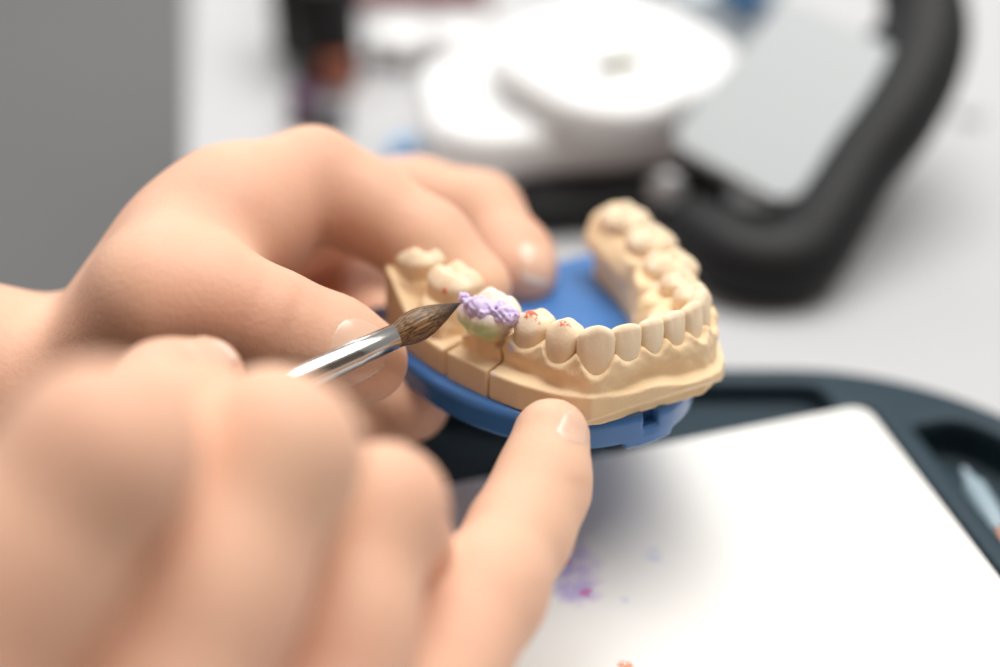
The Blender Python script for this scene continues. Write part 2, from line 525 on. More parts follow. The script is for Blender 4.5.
def side_of(X, Y, cut):
    (ax, ay), (bx, by) = cut
    L = math.hypot(ax - bx, ay - by)
    return ((X - bx) * (ay - by) * -1 + (Y - by) * (ax - bx)) / L     # + = toward the front


def gum_fields(X, Y, Z):
    x2, y2 = X[:, :, :1], Y[:, :, :1]
    dP = poly_sdf(OUTP, x2, y2)
    dG = poly_sdf(GP, x2, y2)
    # height of the ledge around the outside
    zl = -11.6 + 8.6 * sstep(5, -11, y2) * (x2 > 0) + 3.0 * sstep(5, -11, y2) * (x2 < 0) - 1.6 * sstep(6, -14, x2) * sstep(20, 35, y2) + .25 * np.sin(x2 * .5) * sstep(30, 40, y2)
    base = smax(dP, Z - zl - .22 * np.clip(-dP, 0, 4), .2)
    base = np.maximum(base, -17.2 - Z)
    base = smax(base, ((Y - 46.6) * .8 + (-13.5 - Z)) / 1.28, .3)
    g = np.full(X.shape, 50.)
    top = np.full(x2.shape, 99.)
    best = np.full(x2.shape, 99.)
    for i, T in enumerate(TEETH + [('die', 22.3, 18.6, (.98, .18), 10.5, 10, -2, -9, 'S2')]):
        c, n, t = tooth_frame(T)
        U = (x2 - c[0]) * t[0] + (y2 - c[1]) * t[1]
        Vv = (x2 - c[0]) * n[0] + (y2 - c[1]) * n[1]
        w, dp, mar = T[4], T[5], T[7]
        off = -.2 if T[0] in ('molar', 'die') else (-dp / 2 + 1.9)
        dn = np.clip(-4 - Z, -1, 9)
        fl = np.where((x2 > 0) & (y2 < 13), .62, .22)
        av = dp / 2 + 1.15 + fl * dn + np.where(Vv < off, 1.4 + .25 * dn, 0)
        au = w / 2 + .1 + .12 * dn
        r = np.sqrt((U / au) ** 2 + ((Vv - off) / av) ** 2 + 1e-6)
        gi = (r - 1) * np.minimum(au, av) * .85
        g = smin(g, gi, 2.2)
        q = np.abs(U) / (w / 2) + np.maximum(np.abs(Vv - off) / dp - .9, 0) * 2
        pap = -3.8 if T[0] in ('incisor', 'canine') else -4.4
        hh = (mar + .2) + (pap - mar) * np.clip(np.abs(U) / (w / 2), 0, 1.05) ** 2.2
        hh = np.where(Vv < off - 1, np.maximum(hh, -5.6), hh)
        if T[0] == 'die': hh = np.full(x2.shape, -7.9) + .4 * np.sin(U * 1.3)
        top = np.where(q < best, hh, top); best = np.minimum(best, q)
    # soften the seams of the height field
    for _ in range(3):
        tp = np.pad(top[:, :, 0], 1, mode='edge')
        top = ((tp[:-2, 1:-1] + tp[2:, 1:-1] + tp[1:-1, :-2] + tp[1:-1, 2:] + 2 * tp[1:-1, 1:-1]) / 6)[:, :, None]
    inb = smax(smax(dP + .25, dG - .1 - .7 * sstep(-9.8, -7.6, Z), .6), g, 1.0)
    gum = smax(inb, Z - top, 1.1)
    # lumpy surface
    lump = .07 * np.sin(X * 1.7 + Y * .9) * np.sin(Y * 1.3 - Z * 1.9) + .04 * np.sin(X * 3.9 + Z * 3) * np.sin(Y * 4.1)
    gum = gum + lump
    # retromolar pads behind the last teeth
    pad1 = cone(X, Y, Z, (23.5, -11.6, -8), (19, -11.8, -8.5), 3.4, 3.2)
    pad2 = cone(X, Y, Z, (-27.6, -9.0, -5.0), (-26.6, -11, -6.2), 4.6, 4.2)
    lin = cone(X, Y, Z, (-23.4, -10, -8.2), (-20.4, 6, -9.8), 3.0, 2.8)
    gum = smin(smin(gum, pad1, 2), smin(pad2, lin, 2), 2)
    f = smin(base, gum, .3)
    return f


def stone(sec):
    def fn(X, Y, Z):
        f = gum_fields(X, Y, Z)
        s1 = side_of(X, Y, CUT1); s2 = side_of(X, Y, CUT2)
        left = X > 3
        if sec == 'S1':
            f = np.maximum(f, s1 + .5)
            f = np.where(left, f, 9)
        elif sec == 'S2':
            f = np.maximum(f, np.maximum(.5 - s1, s2 + .32))
            f = np.where(left, f, 9)
            # prepared stump carrying the crown, ditch in front of it
            c, n, t = np.array([22.3, 18.6]), np.array([.98, .18]), None
            stump = cone(X, Y, Z, (22.0, 18.6, -9), (22.0, 18.6, -3.6), 3.3, 2.8)
            ditch = cone(X, Y, Z, (26.2, 13.2, -6.4), (25.2, 17.2, -6.2), 2.7, 1.5)
            f = smax(f, -ditch, .4)
            f = smin(f, stump, .6)
            f = np.maximum(f, np.maximum(.5 - s1, s2 + .32))
        else:
            f = np.where(left & (s2 < 1.2), np.maximum(f, .32 - s2), f)
            f = np.where(left & (s2 < -1), 9, f)
        for i, T in enumerate(TEETH):
            if T[8] != sec: continue
            f = smax(f, -(tooth_fn(T, .14, i)(X, Y, Z)), .25) if False else f
        return f
    return fn


secs = {}
secs['S3'] = sdf_obj('cast_section', stone('S3'), (-33, -18, -18), (31, 49, 1), .36, PLASTER, dm, K)
secs['S1'] = sdf_obj('cast_section', stone('S1'), (10, -19, -18), (32, 15, 0), .34, PLASTER, dm, K)
secs['S2'] = sdf_obj('cast_section', stone('S2'), (8, 10, -18), (32, 28, 0), .28, PLASTER, dm, K)
secs['S2']['label'] = 'narrow removable die between two saw cuts'
for i, T in enumerate(TEETH):
    c = T[1:3]; w = max(T[4], T[5]) / 2 + 4.5
    far = T[1] < -14
    sdf_obj('tooth', tooth_fn(T, 0, i), (c[0] - w, c[1] - w, T[7] - 3.0), (c[0] + w, c[1] + w, T[6] + 1.6), .34 if far else .24, PLASTER_T, secs[T[8]], K)

# red marking-paper marks on premolars, small dots on the second molar
blobs_on(PLASTER_T, [(.0188, .0275, -.0002, .0040), (.0165, .0350, .0002, .0034), (.0188, .0300, -.0010, .0018)], (.75, .14, .08), 1700, .37, .05)
blobs_on(PLASTER_T, [(.0250, .0075, -.0020, .0013), (.0222, .0110, -.0012, .0011)], (.80, .20, .10), 60, .18, .05)
blobs_on(PLASTER_T, [(.0212, .0250, -.0030, .0020)], (.62, .55, .82), 1500, .26, .04)
blobs_on(PLASTER, [(.0222, .0262, -.0070, .0018), (.0262, .0262, -.0112, .0015)], (.72, .66, .86), 1500, .28, .03)
blobs_on(PLASTER, [(-.0150, .0200, -.0045, .0022), (-.0140, .0240, -.0045, .0020)], (.25, .38, .55), 700, .26, .04)

# blue base
BO = spline([(28, -21), (30.6, -14), (31.3, -4), (31.4, 6), (31.0, 14), (28.9, 23.5), (25.4, 31.5), (20.5, 38), (15.5, 42.0), (9, 44.0), (2, 44.6), (-4, 43.2), (-11, 39), (-18, 31.5),
             (-25, 20), (-30, 6), (-33, -8), (-33.4, -19)], 6)
BO = [tuple(p) for p in BO] + [(-32, -23.2), (26, -23.2)]


def blue_fn(X, Y, Z):
    x2, y2 = X[:, :, :1], Y[:, :, :1]
    d = poly_sdf(BO, x2, y2)
    f = smax(d + .06 * np.maximum(-19 - Z, 0), Z + 17.15, 2.0)
    f = smax(f, -23.2 - Z, .4)
    # open middle has a shallow dished floor
    # slot in the front wall
    sl = np.maximum(np.abs(X - 3.0) - 1.7, np.maximum(41.6 - Y, np.abs(Z + 19.4) - 2.9))
    f = np.maximum(f, -sl)
    # stepped foot under the front
    ft = np.maximum(np.maximum(d + .35, np.abs(X - 2.5) - 5.6), np.maximum(np.abs(Z + 22.5) - 1.9, 38 - Y))
    return np.minimum(f, ft)


bs = sdf_obj('base_plate', blue_fn, (-36, -26, -26), (34, 48, -15), .42, BLUE, dm, K)
bs['label'] = 'glossy blue plastic base plate'

# ------------------------------------------------------------------ crown being built up
cr = empty('porcelain_tooth', None, 'small ceramic crown topped with violet paste, sitting on the plaster die at the brush tip', 'crown', M=MM @ Matrix.Translation((.0224, .0187, -.0075)))
cc = np.array([22.4, 18.7])
cn = np.array([.98, .18]); cn = cn / np.hypot(*cn); ct = np.array([-cn[1], cn[0]])
shift = lambda V: (V - np.array([22.4, 18.7, -7.5])) * .001


def crown_fn(X, Y, Z):
    Z = Z - 1.1
    U = (X - cc[0]) * ct[0] + (Y - cc[1]) * ct[1]
    V = (X - cc[0]) * cn[0] + (Y - cc[1]) * cn[1]
    h = np.clip((-.4 - Z) / 7.0, -.3, 1.3)
    au = 5.75 * (1 - .30 * sstep(.5, 1.1, h) - .05 * sstep(.35, 0, h))
    av = 5.5 * (1 - .30 * sstep(.6, 1.1, h) - .12 * sstep(.5, 0, h))
    r = ((np.abs(U) / au) ** 2.7 + (np.abs(V) / av) ** 2.7 + 1e-6) ** (1 / 2.7)
    side = (r - 1) * 4.6
    side = side + .35 * np.exp(-((U + .2) / .9) ** 2) * sstep(2, 5, V) * sstep(1.1, .5, h)
    tz = -2.6 + 0 * U
    for uu, vv, hh, s in ((-2.7, 2.9, 1.2, 1.9), (2.5, 3.0, 1.2, 1.9), (-2.6, -2.7, 2.2, 2.1), (2.6, -2.8, 2.1, 2.1), (-.2, -3.4, .9, 1.2)):
        tz = tz + hh * np.exp(-((U - uu) / s) ** 2 - ((V - vv) / s) ** 2)
    tz = tz - .5 * np.exp(-(V / .7) ** 2)
    f = smax(side, (Z - tz) * .75, 1.3)
    f = smax(f, -7.9 + .35 * np.cos(U * .9) - Z, .8)
    return f


CROWN = mat('build_up_ceramic', (.86, .84, .76), .28, sss=.4, sss_scale=.0015, sssr=(1, .9, .8), coat=.35, bump=.00012, bscale=900)
nt = CROWN.node_tree
bsdf = nt.nodes['Principled BSDF']
tc = [n for n in nt.nodes if n.type == 'TEX_COORD'][0]
sep = nt.nodes.new('ShaderNodeSeparateXYZ'); nt.links.new(tc.outputs['Object'], sep.inputs[0])
noi = nt.nodes.new('ShaderNodeTexNoise'); noi.inputs['Scale'].default_value = 350; nt.links.new(tc.outputs['Object'], noi.inputs['Vector'])
mul = nt.nodes.new('ShaderNodeMath'); mul.operation = 'MULTIPLY_ADD'; mul.inputs[1].default_value = .003; nt.links.new(noi.outputs['Fac'], mul.inputs[0]); nt.links.new(sep.outputs['X'], mul.inputs[2])
mrx = nt.nodes.new('ShaderNodeMapRange'); mrx.inputs['From Min'].default_value = .0015; mrx.inputs['From Max'].default_value = .0045; nt.links.new(mul.outputs[0], mrx.inputs['Value'])
mulz = nt.nodes.new('ShaderNodeMath'); mulz.operation = 'MULTIPLY_ADD'; mulz.inputs[1].default_value = .0022; nt.links.new(noi.outputs['Fac'], mulz.inputs[0]); nt.links.new(sep.outputs['Z'], mulz.inputs[2])
rz_ = nt.nodes.new('ShaderNodeValToRGB')
mrz = nt.nodes.new('ShaderNodeMapRange'); mrz.inputs['From Min'].default_value = -.0005; mrz.inputs['From Max'].default_value = .0075; nt.links.new(mulz.outputs[0], mrz.inputs['Value'])
nt.links.new(mrz.outputs[0], rz_.inputs['Fac'])
els = rz_.color_ramp.elements
els[0].position = 0; els[0].color = (.60, .42, .06, 1)
els[1].position = 1; els[1].color = (.84, .68, .72, 1)
for p, c in ((.16, (.72, .48, .06, 1)), (.32, (.74, .66, .24, 1)), (.52, (.48, .66, .30, 1)), (.7, (.68, .78, .46, 1)), (.85, (.82, .74, .62, 1))):
    e = els.new(p); e.color = c
mixc = nt.nodes.new('ShaderNodeMix'); mixc.data_type = 'RGBA'
nt.links.new(mrx.outputs[0], mixc.inputs[0]); mixc.inputs[6].default_value = (.86, .80, .68, 1)
nt.links.new(rz_.outputs['Color'], mixc.inputs[7]); nt.links.new(mixc.outputs[2], bsdf.inputs['Base Color'])
sdf_obj('ceramic_shell', crown_fn, (15, 11, -9), (30, 27, 1.5), .2, CROWN, cr, shift)
def upm(px, py, z):
    d = Rm.T @ np.array([(px - 500) / F, (333.5 - py) / F, -1]); o = Rm.T @ (-Tm)
    return o + (z - o[2]) / d[2] * d


_BL = []
for px_, py_, zz, r_ in ((464, 299, -.2, 1.15), (469, 303, -.9, 1.1), (474, 306, -1., 1.3), (474, 312, -1.9, 1.1), (480, 304, -.9, 1.2), (483, 309, -1.3, 1.4), (484, 315, -2., 1.1), (490, 309, -1.3, 1.2),
                          (496, 309, -1.3, 1.4), (502, 311, -1.5, 1.4), (503, 316, -2.0, 1.3), (509, 314, -1.6, 1.2), (513, 318, -2.1, 1.3), (508, 321, -2.5, 1.0), (480, 311, -1.6, 1.2), (499, 319, -2.5, .8)):
    q_ = upm(px_, py_ - 1, zz + .9 * (px_ > 466)); _BL.append((q_[0], q_[1], q_[2], r_))


def paste_fn(X, Y, Z):
    f = np.full(X.shape, 9.)
    for x, y, z, r in _BL:
        f = smin(f, np.sqrt((X - x) ** 2 + (Y - y) ** 2 + (Z - z) ** 2) - r, .8)
    rg = np.random.default_rng(11)
    for k in range(14):
        d = rg.normal(0, 1, 3); d /= np.linalg.norm(d); w_ = rg.uniform(2.5, 7)
        f = f + .26 / w_ * np.sin(w_ * (X * d[0] + Y * d[1] + Z * d[2]) + rg.uniform(0, 6))
    return f


pp = sdf_obj('ceramic_paste', paste_fn, (20, 10, -6), (30, 27, 3), .17, PURPLE, cr, shift)
pp['label'] = 'lumpy violet paste on the crown top'

# ------------------------------------------------------------------ brush
tip = P(460.5, 303, 313); neck = P(396, 336, 308); ferr_end = P(296, 380, 299); hend = P(130, 455, 262)
br = empty('ceramic_brush', tuple(neck * .001), 'pointed brown hair brush with silver ferrule, its tip touching the violet paste', 'brush')
dv = Vector(neck - ferr_end).normalized()
Mb = dv.to_track_quat('Z', 'Y').to_matrix().to_4x4()
LF = np.linalg.norm(neck - ferr_end)
lathe('ferrule', [(2.75, -LF - 12), (2.7, -LF), (2.45, -9), (2.5, -8.6), (2.5, -7.9), (2.42, -7.5), (2.3, -.3), (2.05, 0), (1.9, -.2)], STEEL, br, 48, M=Mb)
hv = Vector(hend - neck)
lathe('handle', [(2.55, LF + 8), (2.9, LF + 16), (3.2, LF + 40), (2.6, LF + 90), (1.4, LF + 130)], mat('black_lacquer', (.03, .03, .035), .25, bump=.00002, bscale=500), br, 24,
      M=Matrix.Rotation(0, 4, 'Z') @ (-dv).to_track_quat('Z', 'Y').to_matrix().to_4x4())
# bristles: a pointed tuft with hair grooves, bending slightly to the tip
HAIR = mat('brown_hair', (.16, .085, .035), .42)
nt = HAIR.node_tree; b_ = nt.nodes['Principled BSDF']
tc = [n for n in nt.nodes if n.type == 'TEX_COORD'][0]
mp = nt.nodes.new('ShaderNodeMapping'); mp.inputs['Scale'].default_value = (3200, 3200, 30)
nt.links.new(tc.outputs['Object'], mp.inputs[0])
nz = nt.nodes.new('ShaderNodeTexNoise'); nz.inputs['Scale'].default_value = 1; nz.inputs['Detail'].default_value = 2; nt.links.new(mp.outputs[0], nz.inputs['Vector'])
rp = nt.nodes.new('ShaderNodeValToRGB'); rp.color_ramp.elements[0].position = .38; rp.color_ramp.elements[1].position = .64
rp.color_ramp.elements[0].color = (.055, .028, .014, 1); rp.color_ramp.elements[1].color = (.30, .165, .065, 1)
nt.links.new(nz.outputs['Fac'], rp.inputs['Fac'])
sp = nt.nodes.new('ShaderNodeSeparateXYZ'); nt.links.new(tc.outputs['Object'], sp.inputs[0])
mz = nt.nodes.new('ShaderNodeMapRange'); mz.inputs['From Min'].default_value = .006; mz.inputs['From Max'].default_value = .0125; nt.links.new(sp.outputs['Z'], mz.inputs['Value'])
mk = nt.nodes.new('ShaderNodeMix'); mk.data_type = 'RGBA'; nt.links.new(mz.outputs[0], mk.inputs[0]); nt.links.new(rp.outputs['Color'], mk.inputs[6]); mk.inputs[7].default_value = (.035, .022, .016, 1)
nt.links.new(mk.outputs[2], b_.inputs['Base Color'])
bp = nt.nodes.new('ShaderNodeBump'); bp.inputs['Distance'].default_value = .00012; nt.links.new(nz.outputs['Fac'], bp.inputs['Height']); nt.links.new(bp.outputs['Normal'], b_.inputs['Normal'])
tv = Vector(tip - neck); LT = tv.length
n = 144; V = []; Fc = []
rr = np.random.default_rng(3)
gro = np.convolve(np.tile(rr.uniform(-1, 1, n), 3), np.ones(3) / 3, 'same')[n:2 * n]
prof = [(0, 1.95), (.06, 2.15), (.14, 2.45), (.25, 2.72), (.36, 2.75), (.48, 2.5), (.6, 2.05), (.72, 1.5), (.83, .95), (.92, .5), (.975, .2), (1, .05)]
for k, (tt, r) in enumerate(prof):
    for i in range(n):
        a_ = 2 * math.pi * i / n
        q = r * 1.1 * (1 + .02 * gro[i])
        V.append((q * math.cos(a_) * .001, q * math.sin(a_) * .001 + 0, (tt * LT - .6 * (k == 0)) * .001))
for j in range(len(prof) - 1):
    for i in range(n):
        k = (i + 1) % n
        Fc.append((j * n + i, j * n + k, (j + 1) * n + k, (j + 1) * n + i))
Fc.append(tuple((len(prof) - 1) * n + i for i in range(n)))
mesh_obj('bristles', V, Fc, HAIR, br, M=tv.to_track_quat('Z', 'Y').to_matrix().to_4x4())


# ------------------------------------------------------------------ hands (camera-aligned mm frame for measuring, meshes in world)
def c3(px, py, D): return np.array([(px - 500) / F * D, (333.5 - py) / F * D, -D])


def chain(pts): return [(c3(*p[:3]), p[3]) for p in pts]


def hand_field(chains, k_in, k_out, creases=(), webs=()):
    """chains: list of lists of (p, r). Fingers keep apart (k_out), joints of one finger blend (k_in)."""
    def fn(X, Y, Z):
        tot = None
        for ch, kk in chains:
            f = None
            for (a, ra), (b, rb) in zip(ch[:-1], ch[1:]):
                g = cone(X, Y, Z, a, b, ra, rb)
                f = g if f is None else smin(f, g, k_in)
            tot = f if tot is None else smin(tot, f, kk)
        for (p, axd, dep, w, rad) in creases:
            axd = np.asarray(axd, float); axd = axd / np.linalg.norm(axd)
            s = (X - p[0]) * axd[0] + (Y - p[1]) * axd[1] + (Z - p[2]) * axd[2]
            r2 = (X - p[0]) ** 2 + (Y - p[1]) ** 2 + (Z - p[2]) ** 2
            tot = tot + dep * np.exp(-(s / w) ** 2) * np.exp(-r2 / rad ** 2)
        return tot
    return fn


def cam_tf(origin_w):
    return lambda V: (V @ Cw.T + CAM - origin_w) * .001


def nail(name, field, center, long_ax, normal, L, W, parent, tf, mat_=None):
    """fingernail: slightly raised plate cut from the finger's own surface"""
    c = np.asarray(center, float)
    nz_ = np.asarray(normal, float); nz_ /= np.linalg.norm(nz_)
    u = np.asarray(long_ax, float); u = u - nz_ * (u @ nz_); u /= np.linalg.norm(u)
    v = np.cross(nz_, u)

    def fn(X, Y, Z):
        dx, dy, dz = X - c[0], Y - c[1], Z - c[2]
        U = dx * u[0] + dy * u[1] + dz * u[2]
        V = dx * v[0] + dy * v[1] + dz * v[2]
        N = dx * nz_[0] + dy * nz_[1] + dz * nz_[2]
        reg = ((np.abs(U) / (L / 2)) ** 2.8 + (np.abs(V) / (W / 2)) ** 2.8 + 1e-6) ** (1 / 2.8)
        f = field(X, Y, Z)
        return np.maximum(np.maximum(f - .10 * (1 - np.clip(reg, 0, 1) ** 5), -.7 - f), np.maximum((reg - 1) * W / 2, -N - 1))
    s = max(L, W) * .75
    no = sdf_obj(name, fn, c - s, c + s, .3, mat_ or NAIL, parent, tf)

    def edge_fn(X, Y, Z):
        U = (X - c[0]) * u[0] + (Y - c[1]) * u[1] + (Z - c[2]) * u[2]
        V = (X - c[0]) * v[0] + (Y - c[1]) * v[1] + (Z - c[2]) * v[2]
        return np.maximum(fn(X, Y, Z) - .07, L / 2 - 1.1 - .05 * V * V - U)
    e = sdf_obj('free_edge', edge_fn, c - s, c + s, .3, NAILTIP, no, None)
    tfm = tf
    me = e.data
    co = np.empty(len(me.vertices) * 3); me.vertices.foreach_get('co', co)
    me.vertices.foreach_set('co', tfm(co.reshape(-1, 3)).ravel()); me.update()
    e['label'] = 'whitish free edge of the nail'
    return no


# --- the hand that holds the cast (coming from the left)
L_thumb = chain([(95, 384, 324, 12.5), (160, 299, 309, 12.0), (212, 300, 309, 9.8), (272, 322, 311, 9.0), (330, 348, 315, 9.2), (366, 361, 318, 7.9)])
L_index = chain([(138, 324, 334, 12.5), (238, 213, 335, 12.6), (312, 179, 345, 9.9), (366, 207, 346, 9.2), (426, 245, 345, 8.7), (474, 288, 343, 7.6)])
L_middle = chain([(140, 330, 345, 13), (290, 215, 374, 12.5), (415, 202, 378, 9.4), (480, 214, 376, 8.8), (514, 260, 366, 8.0), (519, 274, 362, 7.8)])
L_ring = chain([(110, 360, 350, 14), (250, 280, 385, 12), (350, 300, 396, 10.5), (385, 340, 372, 9), (395, 396, 345, 8.0), (412, 404, 342, 7.6)])
L_pinky = chain([(90, 390, 348, 13), (230, 340, 375, 10), (310, 350, 372, 9.5), (350, 400, 352, 8.0), (380, 425, 345, 7.4)])
L_palm = chain([(-620, 440, 345, 30), (-250, 415, 335, 25), (-90, 400, 330, 22), (-10, 398, 332, 21.5), (72, 396, 338, 16), (140, 330, 345, 13)])
L_palm2 = chain([(70, 375, 345, 15), (190, 310, 376, 12), (290, 290, 400, 11)])
L_web = chain([(158, 290, 326, 10), (185, 255, 327, 10.5), (232, 238, 338, 8)])
Lcre = []
ax_t = c3(330, 348, 315) - c3(212, 300, 309)
for px_, py_, dd in ((249, 318, .75), (262, 324, .5), (288, 334, .85), (276, 330, .4)):
    Lcre.append((c3(px_, py_, 302), ax_t, dd, 1.0, 8.5))
Lcre.append((c3(135, 375, 300), c3(160, 390, 0.01) - c3(120, 345, 0.01) + np.array([3, -1, 0]), .0, 1, 9))
L_field = hand_field([(L_palm, 8), (L_thumb, 9), (L_index, 7), (L_web, 16), (L_middle, 2.0), (L_palm2, 8), (L_ring, 2.0), (L_pinky, 1.8)], 4.5, 2, Lcre)
Lo = P(100, 420, 335)
lh = empty('hand', tuple(Lo * .001), 'bare hand reaching around the plaster cast, thumb in front and curled fingers behind', 'hand')


def bounds(chains, pad=6):
    A = np.array([p - r for ch in chains for p, r in ch]); B = np.array([p + r for ch in chains for p, r in ch])
    return A.min(0) - pad, B.max(0) + pad


lo, hi = bounds([L_thumb, L_index, L_middle, L_ring, L_pinky, L_palm])
sdf_obj('skin', L_field, lo, hi, 1.0, SKIN, lh, cam_tf(Lo), relax=2)
nail('fingernail', L_field, c3(360, 358, 309), c3(366, 361, 318) - c3(300, 335, 312), (.25, .15, 1), 13, 13.5, lh, cam_tf(Lo))
nail('fingernail', L_field, c3(535, 264, 357), c3(519, 274, 362) - c3(500, 235, 370), (.75, .25, .65), 9, 9, lh, cam_tf(Lo))

# --- the hand that works the brush (coming from below)
R_index = chain([(-90, 740, 201, 15.2), (12, 570, 206, 13.0), (96, 458, 208, 11.2), (150, 430, 235, 9.5), (205, 408, 265, 7.6)])
R_middle = chain([(120, 800, 212, 13.8), (208, 600, 222, 11.8), (281, 454, 229, 10.3), (272, 434, 250, 9.2), (268, 434, 275, 7.8)])
R_ring = chain([(300, 820, 231, 12.3), (342, 635, 243, 10.1), (383, 508, 252, 8.9), (394, 540, 268, 8.2), (385, 580, 285, 7.4)])
R_pinky = chain([(398, 745, 250, 11), (486, 592, 277, 9.3), (520, 532, 290, 8.4), (542, 486, 297, 7.9), (551, 437, 302, 7.0)])
R_thumb = chain([(60, 560, 235, 14), (110, 450, 258, 10.5), (166, 394, 278, 8.2), (204, 377, 286, 6.9)])
R_palm = chain([(-90, 760, 204, 15.2), (120, 830, 215, 13.2), (300, 850, 231, 11.3), (398, 800, 255, 10.5)])
R_palm2 = chain([(-420, 1500, 200, 30), (-60, 1050, 205, 24), (140, 920, 225, 22), (280, 850, 235, 13)])
R_palm3 = chain([(60, 560, 235, 14), (140, 720, 225, 18)])
R_field = hand_field([(R_palm, 4), (R_palm2, 8), (R_palm3, 5), (R_index, 1.6), (R_middle, 1.6), (R_ring, 1.6), (R_pinky, 1.2), (R_thumb, 1.2)], 4.5, 2,
                     [(c3(586, 488, 292), c3(546, 487, 1) - c3(526, 545, 1), .4, .9, 6), (c3(560, 600, 272), c3(546, 487, 1) - c3(510, 590, 1), .4, 1., 6)])
Ro = P(200, 700, 215)
rh = empty('hand', tuple(Ro * .001), 'large bare hand with bent fingers gripping the brush, little finger propped against the cast', 'hand')
lo, hi = bounds([R_index, R_middle, R_ring, R_pinky, R_thumb, R_palm, R_palm2])
sdf_obj('skin', R_field, lo, hi, 1.15, SKIN2, rh, cam_tf(Ro), relax=2)
nail('fingernail', R_field, c3(572, 419, 297), (.02, 1, -.15), (.72, .12, .62), 9.5, 8.2, rh, cam_tf(Ro))
nail('fingernail', R_field, c3(214, 366, 280), c3(212, 380, 286) - c3(170, 398, 278), (.15, .75, .6), 10, 9, rh, cam_tf(Ro))

# ------------------------------------------------------------------ things on the table behind
def put(name, x, y, z, label, cat, group=None, rz=0):
    o = empty(name, (x * .001, y * .001, z * .001), label, cat, group)
    o.rotation_euler = (0, 0, rz)
    return o


dv_ = put('white_desk_device', 22, 432, 0, 'white rounded desktop device with a dark slot in its lid, on a black base', 'device', rz=math.radians(8))
prism('base', rrect(60, 62, 9, 6, 8, -6), 0, 11, 2, BLACK, dv_)
prism('body', rrect(88, 56, 16, 8, 0, 2), 11, 26, 5, WHITE, dv_, 4)
Ml = Matrix.Translation((.010, .001, .027)) @ Matrix.Rotation(math.radians(32), 4, 'Z') @ Matrix.Rotation(math.radians(4), 4, 'X')
lid = prism('lid', rrect(64, 60, 22, 10), 0, 10, 4, WHITE, dv_, 5, M=Ml)
sl = prism('slot', rrect(14, 6.6, 2.6, 5), 9.8, 10.5, .15, BLACK, lid, 2, M=Matrix.Translation((-.0060, -.0072, 0)) @ Matrix.Rotation(math.radians(-12), 4, 'Z'))
prism('slot_strip', rrect(9.5, 2.0, .7, 4, .6, -1.2), 10.5, 10.8, .05, YELLOW, sl, 2)
kn = P(665, 190, 455)  # small metal disc added in place of a blurred specular highlight
Mk = Matrix.Translation(Vector(kn * .001) - Vector((.022, .432, 0)))
lathe('glint_disc', [(1, 0), (4.6, .3), (5.0, 2), (4.6, 4.6), (3.2, 5.4)], mat('satin_grey_metal', (.45, .45, .46), .35, metal=.6, bump=.00002, bscale=500), dv_, 32,
      M=Matrix.Rotation(math.radians(-8), 4, 'Z') @ Mk @ Matrix.Rotation(math.radians(60), 4, 'X'))

# black cradle with the pale panel
cs_ = [(905, -60, 478, 9), (925, 10, 468, 9.6), (921, 62, 460, 9.6), (895, 118, 452, 9.0), (858, 168, 446, 8.4), (826, 222, 440, 8.6), (795, 262, 436, 8.6), (745, 262, 436, 8), (715, 245, 440, 7.2), (688, 222, 446, 6)]
Cc = [(c3(*p[:3]), p[3] * 1.04) for p in spline(cs_, 5)]
mid = [(c3(735, 225, 452), 5.5), (c3(790, 240, 450), 6), (c3(850, 130, 470), 6), (c3(880, 50, 480), 6)]


def cradle(X, Y, Z):
    f = None
    for (a, ra), (b, rb) in zip(Cc[:-1], Cc[1:]):
        g = cone(X, Y, Z, a, b, ra, rb); f = g if f is None else smin(f, g, 4)
    for (a, ra), (b, rb) in zip(mid[:-1], mid[1:]):
        f = smin(f, cone(X, Y, Z, a, b, ra, rb), 8)
    # flat foot on the table: world z of the point
    zw = X * Cw[2, 0] + Y * Cw[2, 1] + Z * Cw[2, 2] + H
    return smax(f, .2 - zw, 1.)


So = P(790, 290, 437); So[2] = 0
st = empty('cradle_stand', tuple(So * .001), 'black curved rubber stand cradling a tilted pale grey panel', 'stand')
A = np.array([p - r for p, r in Cc + mid]); B = np.array([p + r for p, r in Cc + mid])
sdf_obj('cradle', cradle, A.min(0) - 4, B.max(0) + 4, 1.4, BLACK, st, cam_tf(So))
pb, prt, plf = P(783, 220, 437), P(905, 68, 452), P(672, 138, 455)
ctr = (prt + plf) / 2
uu = prt - pb; vv = plf - pb
Lu, Lv = np.linalg.norm(uu), np.linalg.norm(vv)
ux = uu / Lu; nn = np.cross(ux, vv); nn /= np.linalg.norm(nn); vx = np.cross(nn, ux)
Mp = Matrix(((ux[0], vx[0], nn[0], ctr[0] * .001), (ux[1], vx[1], nn[1], ctr[1] * .001), (ux[2], vx[2], nn[2], ctr[2] * .001), (0, 0, 0, 1)))
pn = prism('panel', rrect(Lu, Lv, 6.5, 8), -2.5, 2.5, 1, PANEL, None, 3, M=None)
pn.matrix_world = Mp
pn.name = 'tilted_board'
tag(pn, 'pale grey rounded square board leaning in the black curved stand', 'board')

# behind the panel: pale block and petrol-blue wedge, black bottle
q = at(712, 45, 0)
wb = prism('storage_box', rrect(34, 30, 3, 4), 0, 20, 1.5, mat('ice_white_plastic', (.72, .78, .82), .4, bump=.00003, bscale=500), None, loc=(q[0] + 2, q[1] + 14, 0), rotz=.3)
tag(wb, 'ice white box behind the grey panel and the white device', 'box')
q = at(747, 22, 20)
bw = prism('blue_wedge', [(-9, 12), (0, -9), (10, 12)], 0, 9, 1, NAVY, None, loc=(q[0], q[1] + 2, 20))
tag(bw, 'petrol blue wedge resting on the ice white box', 'block')


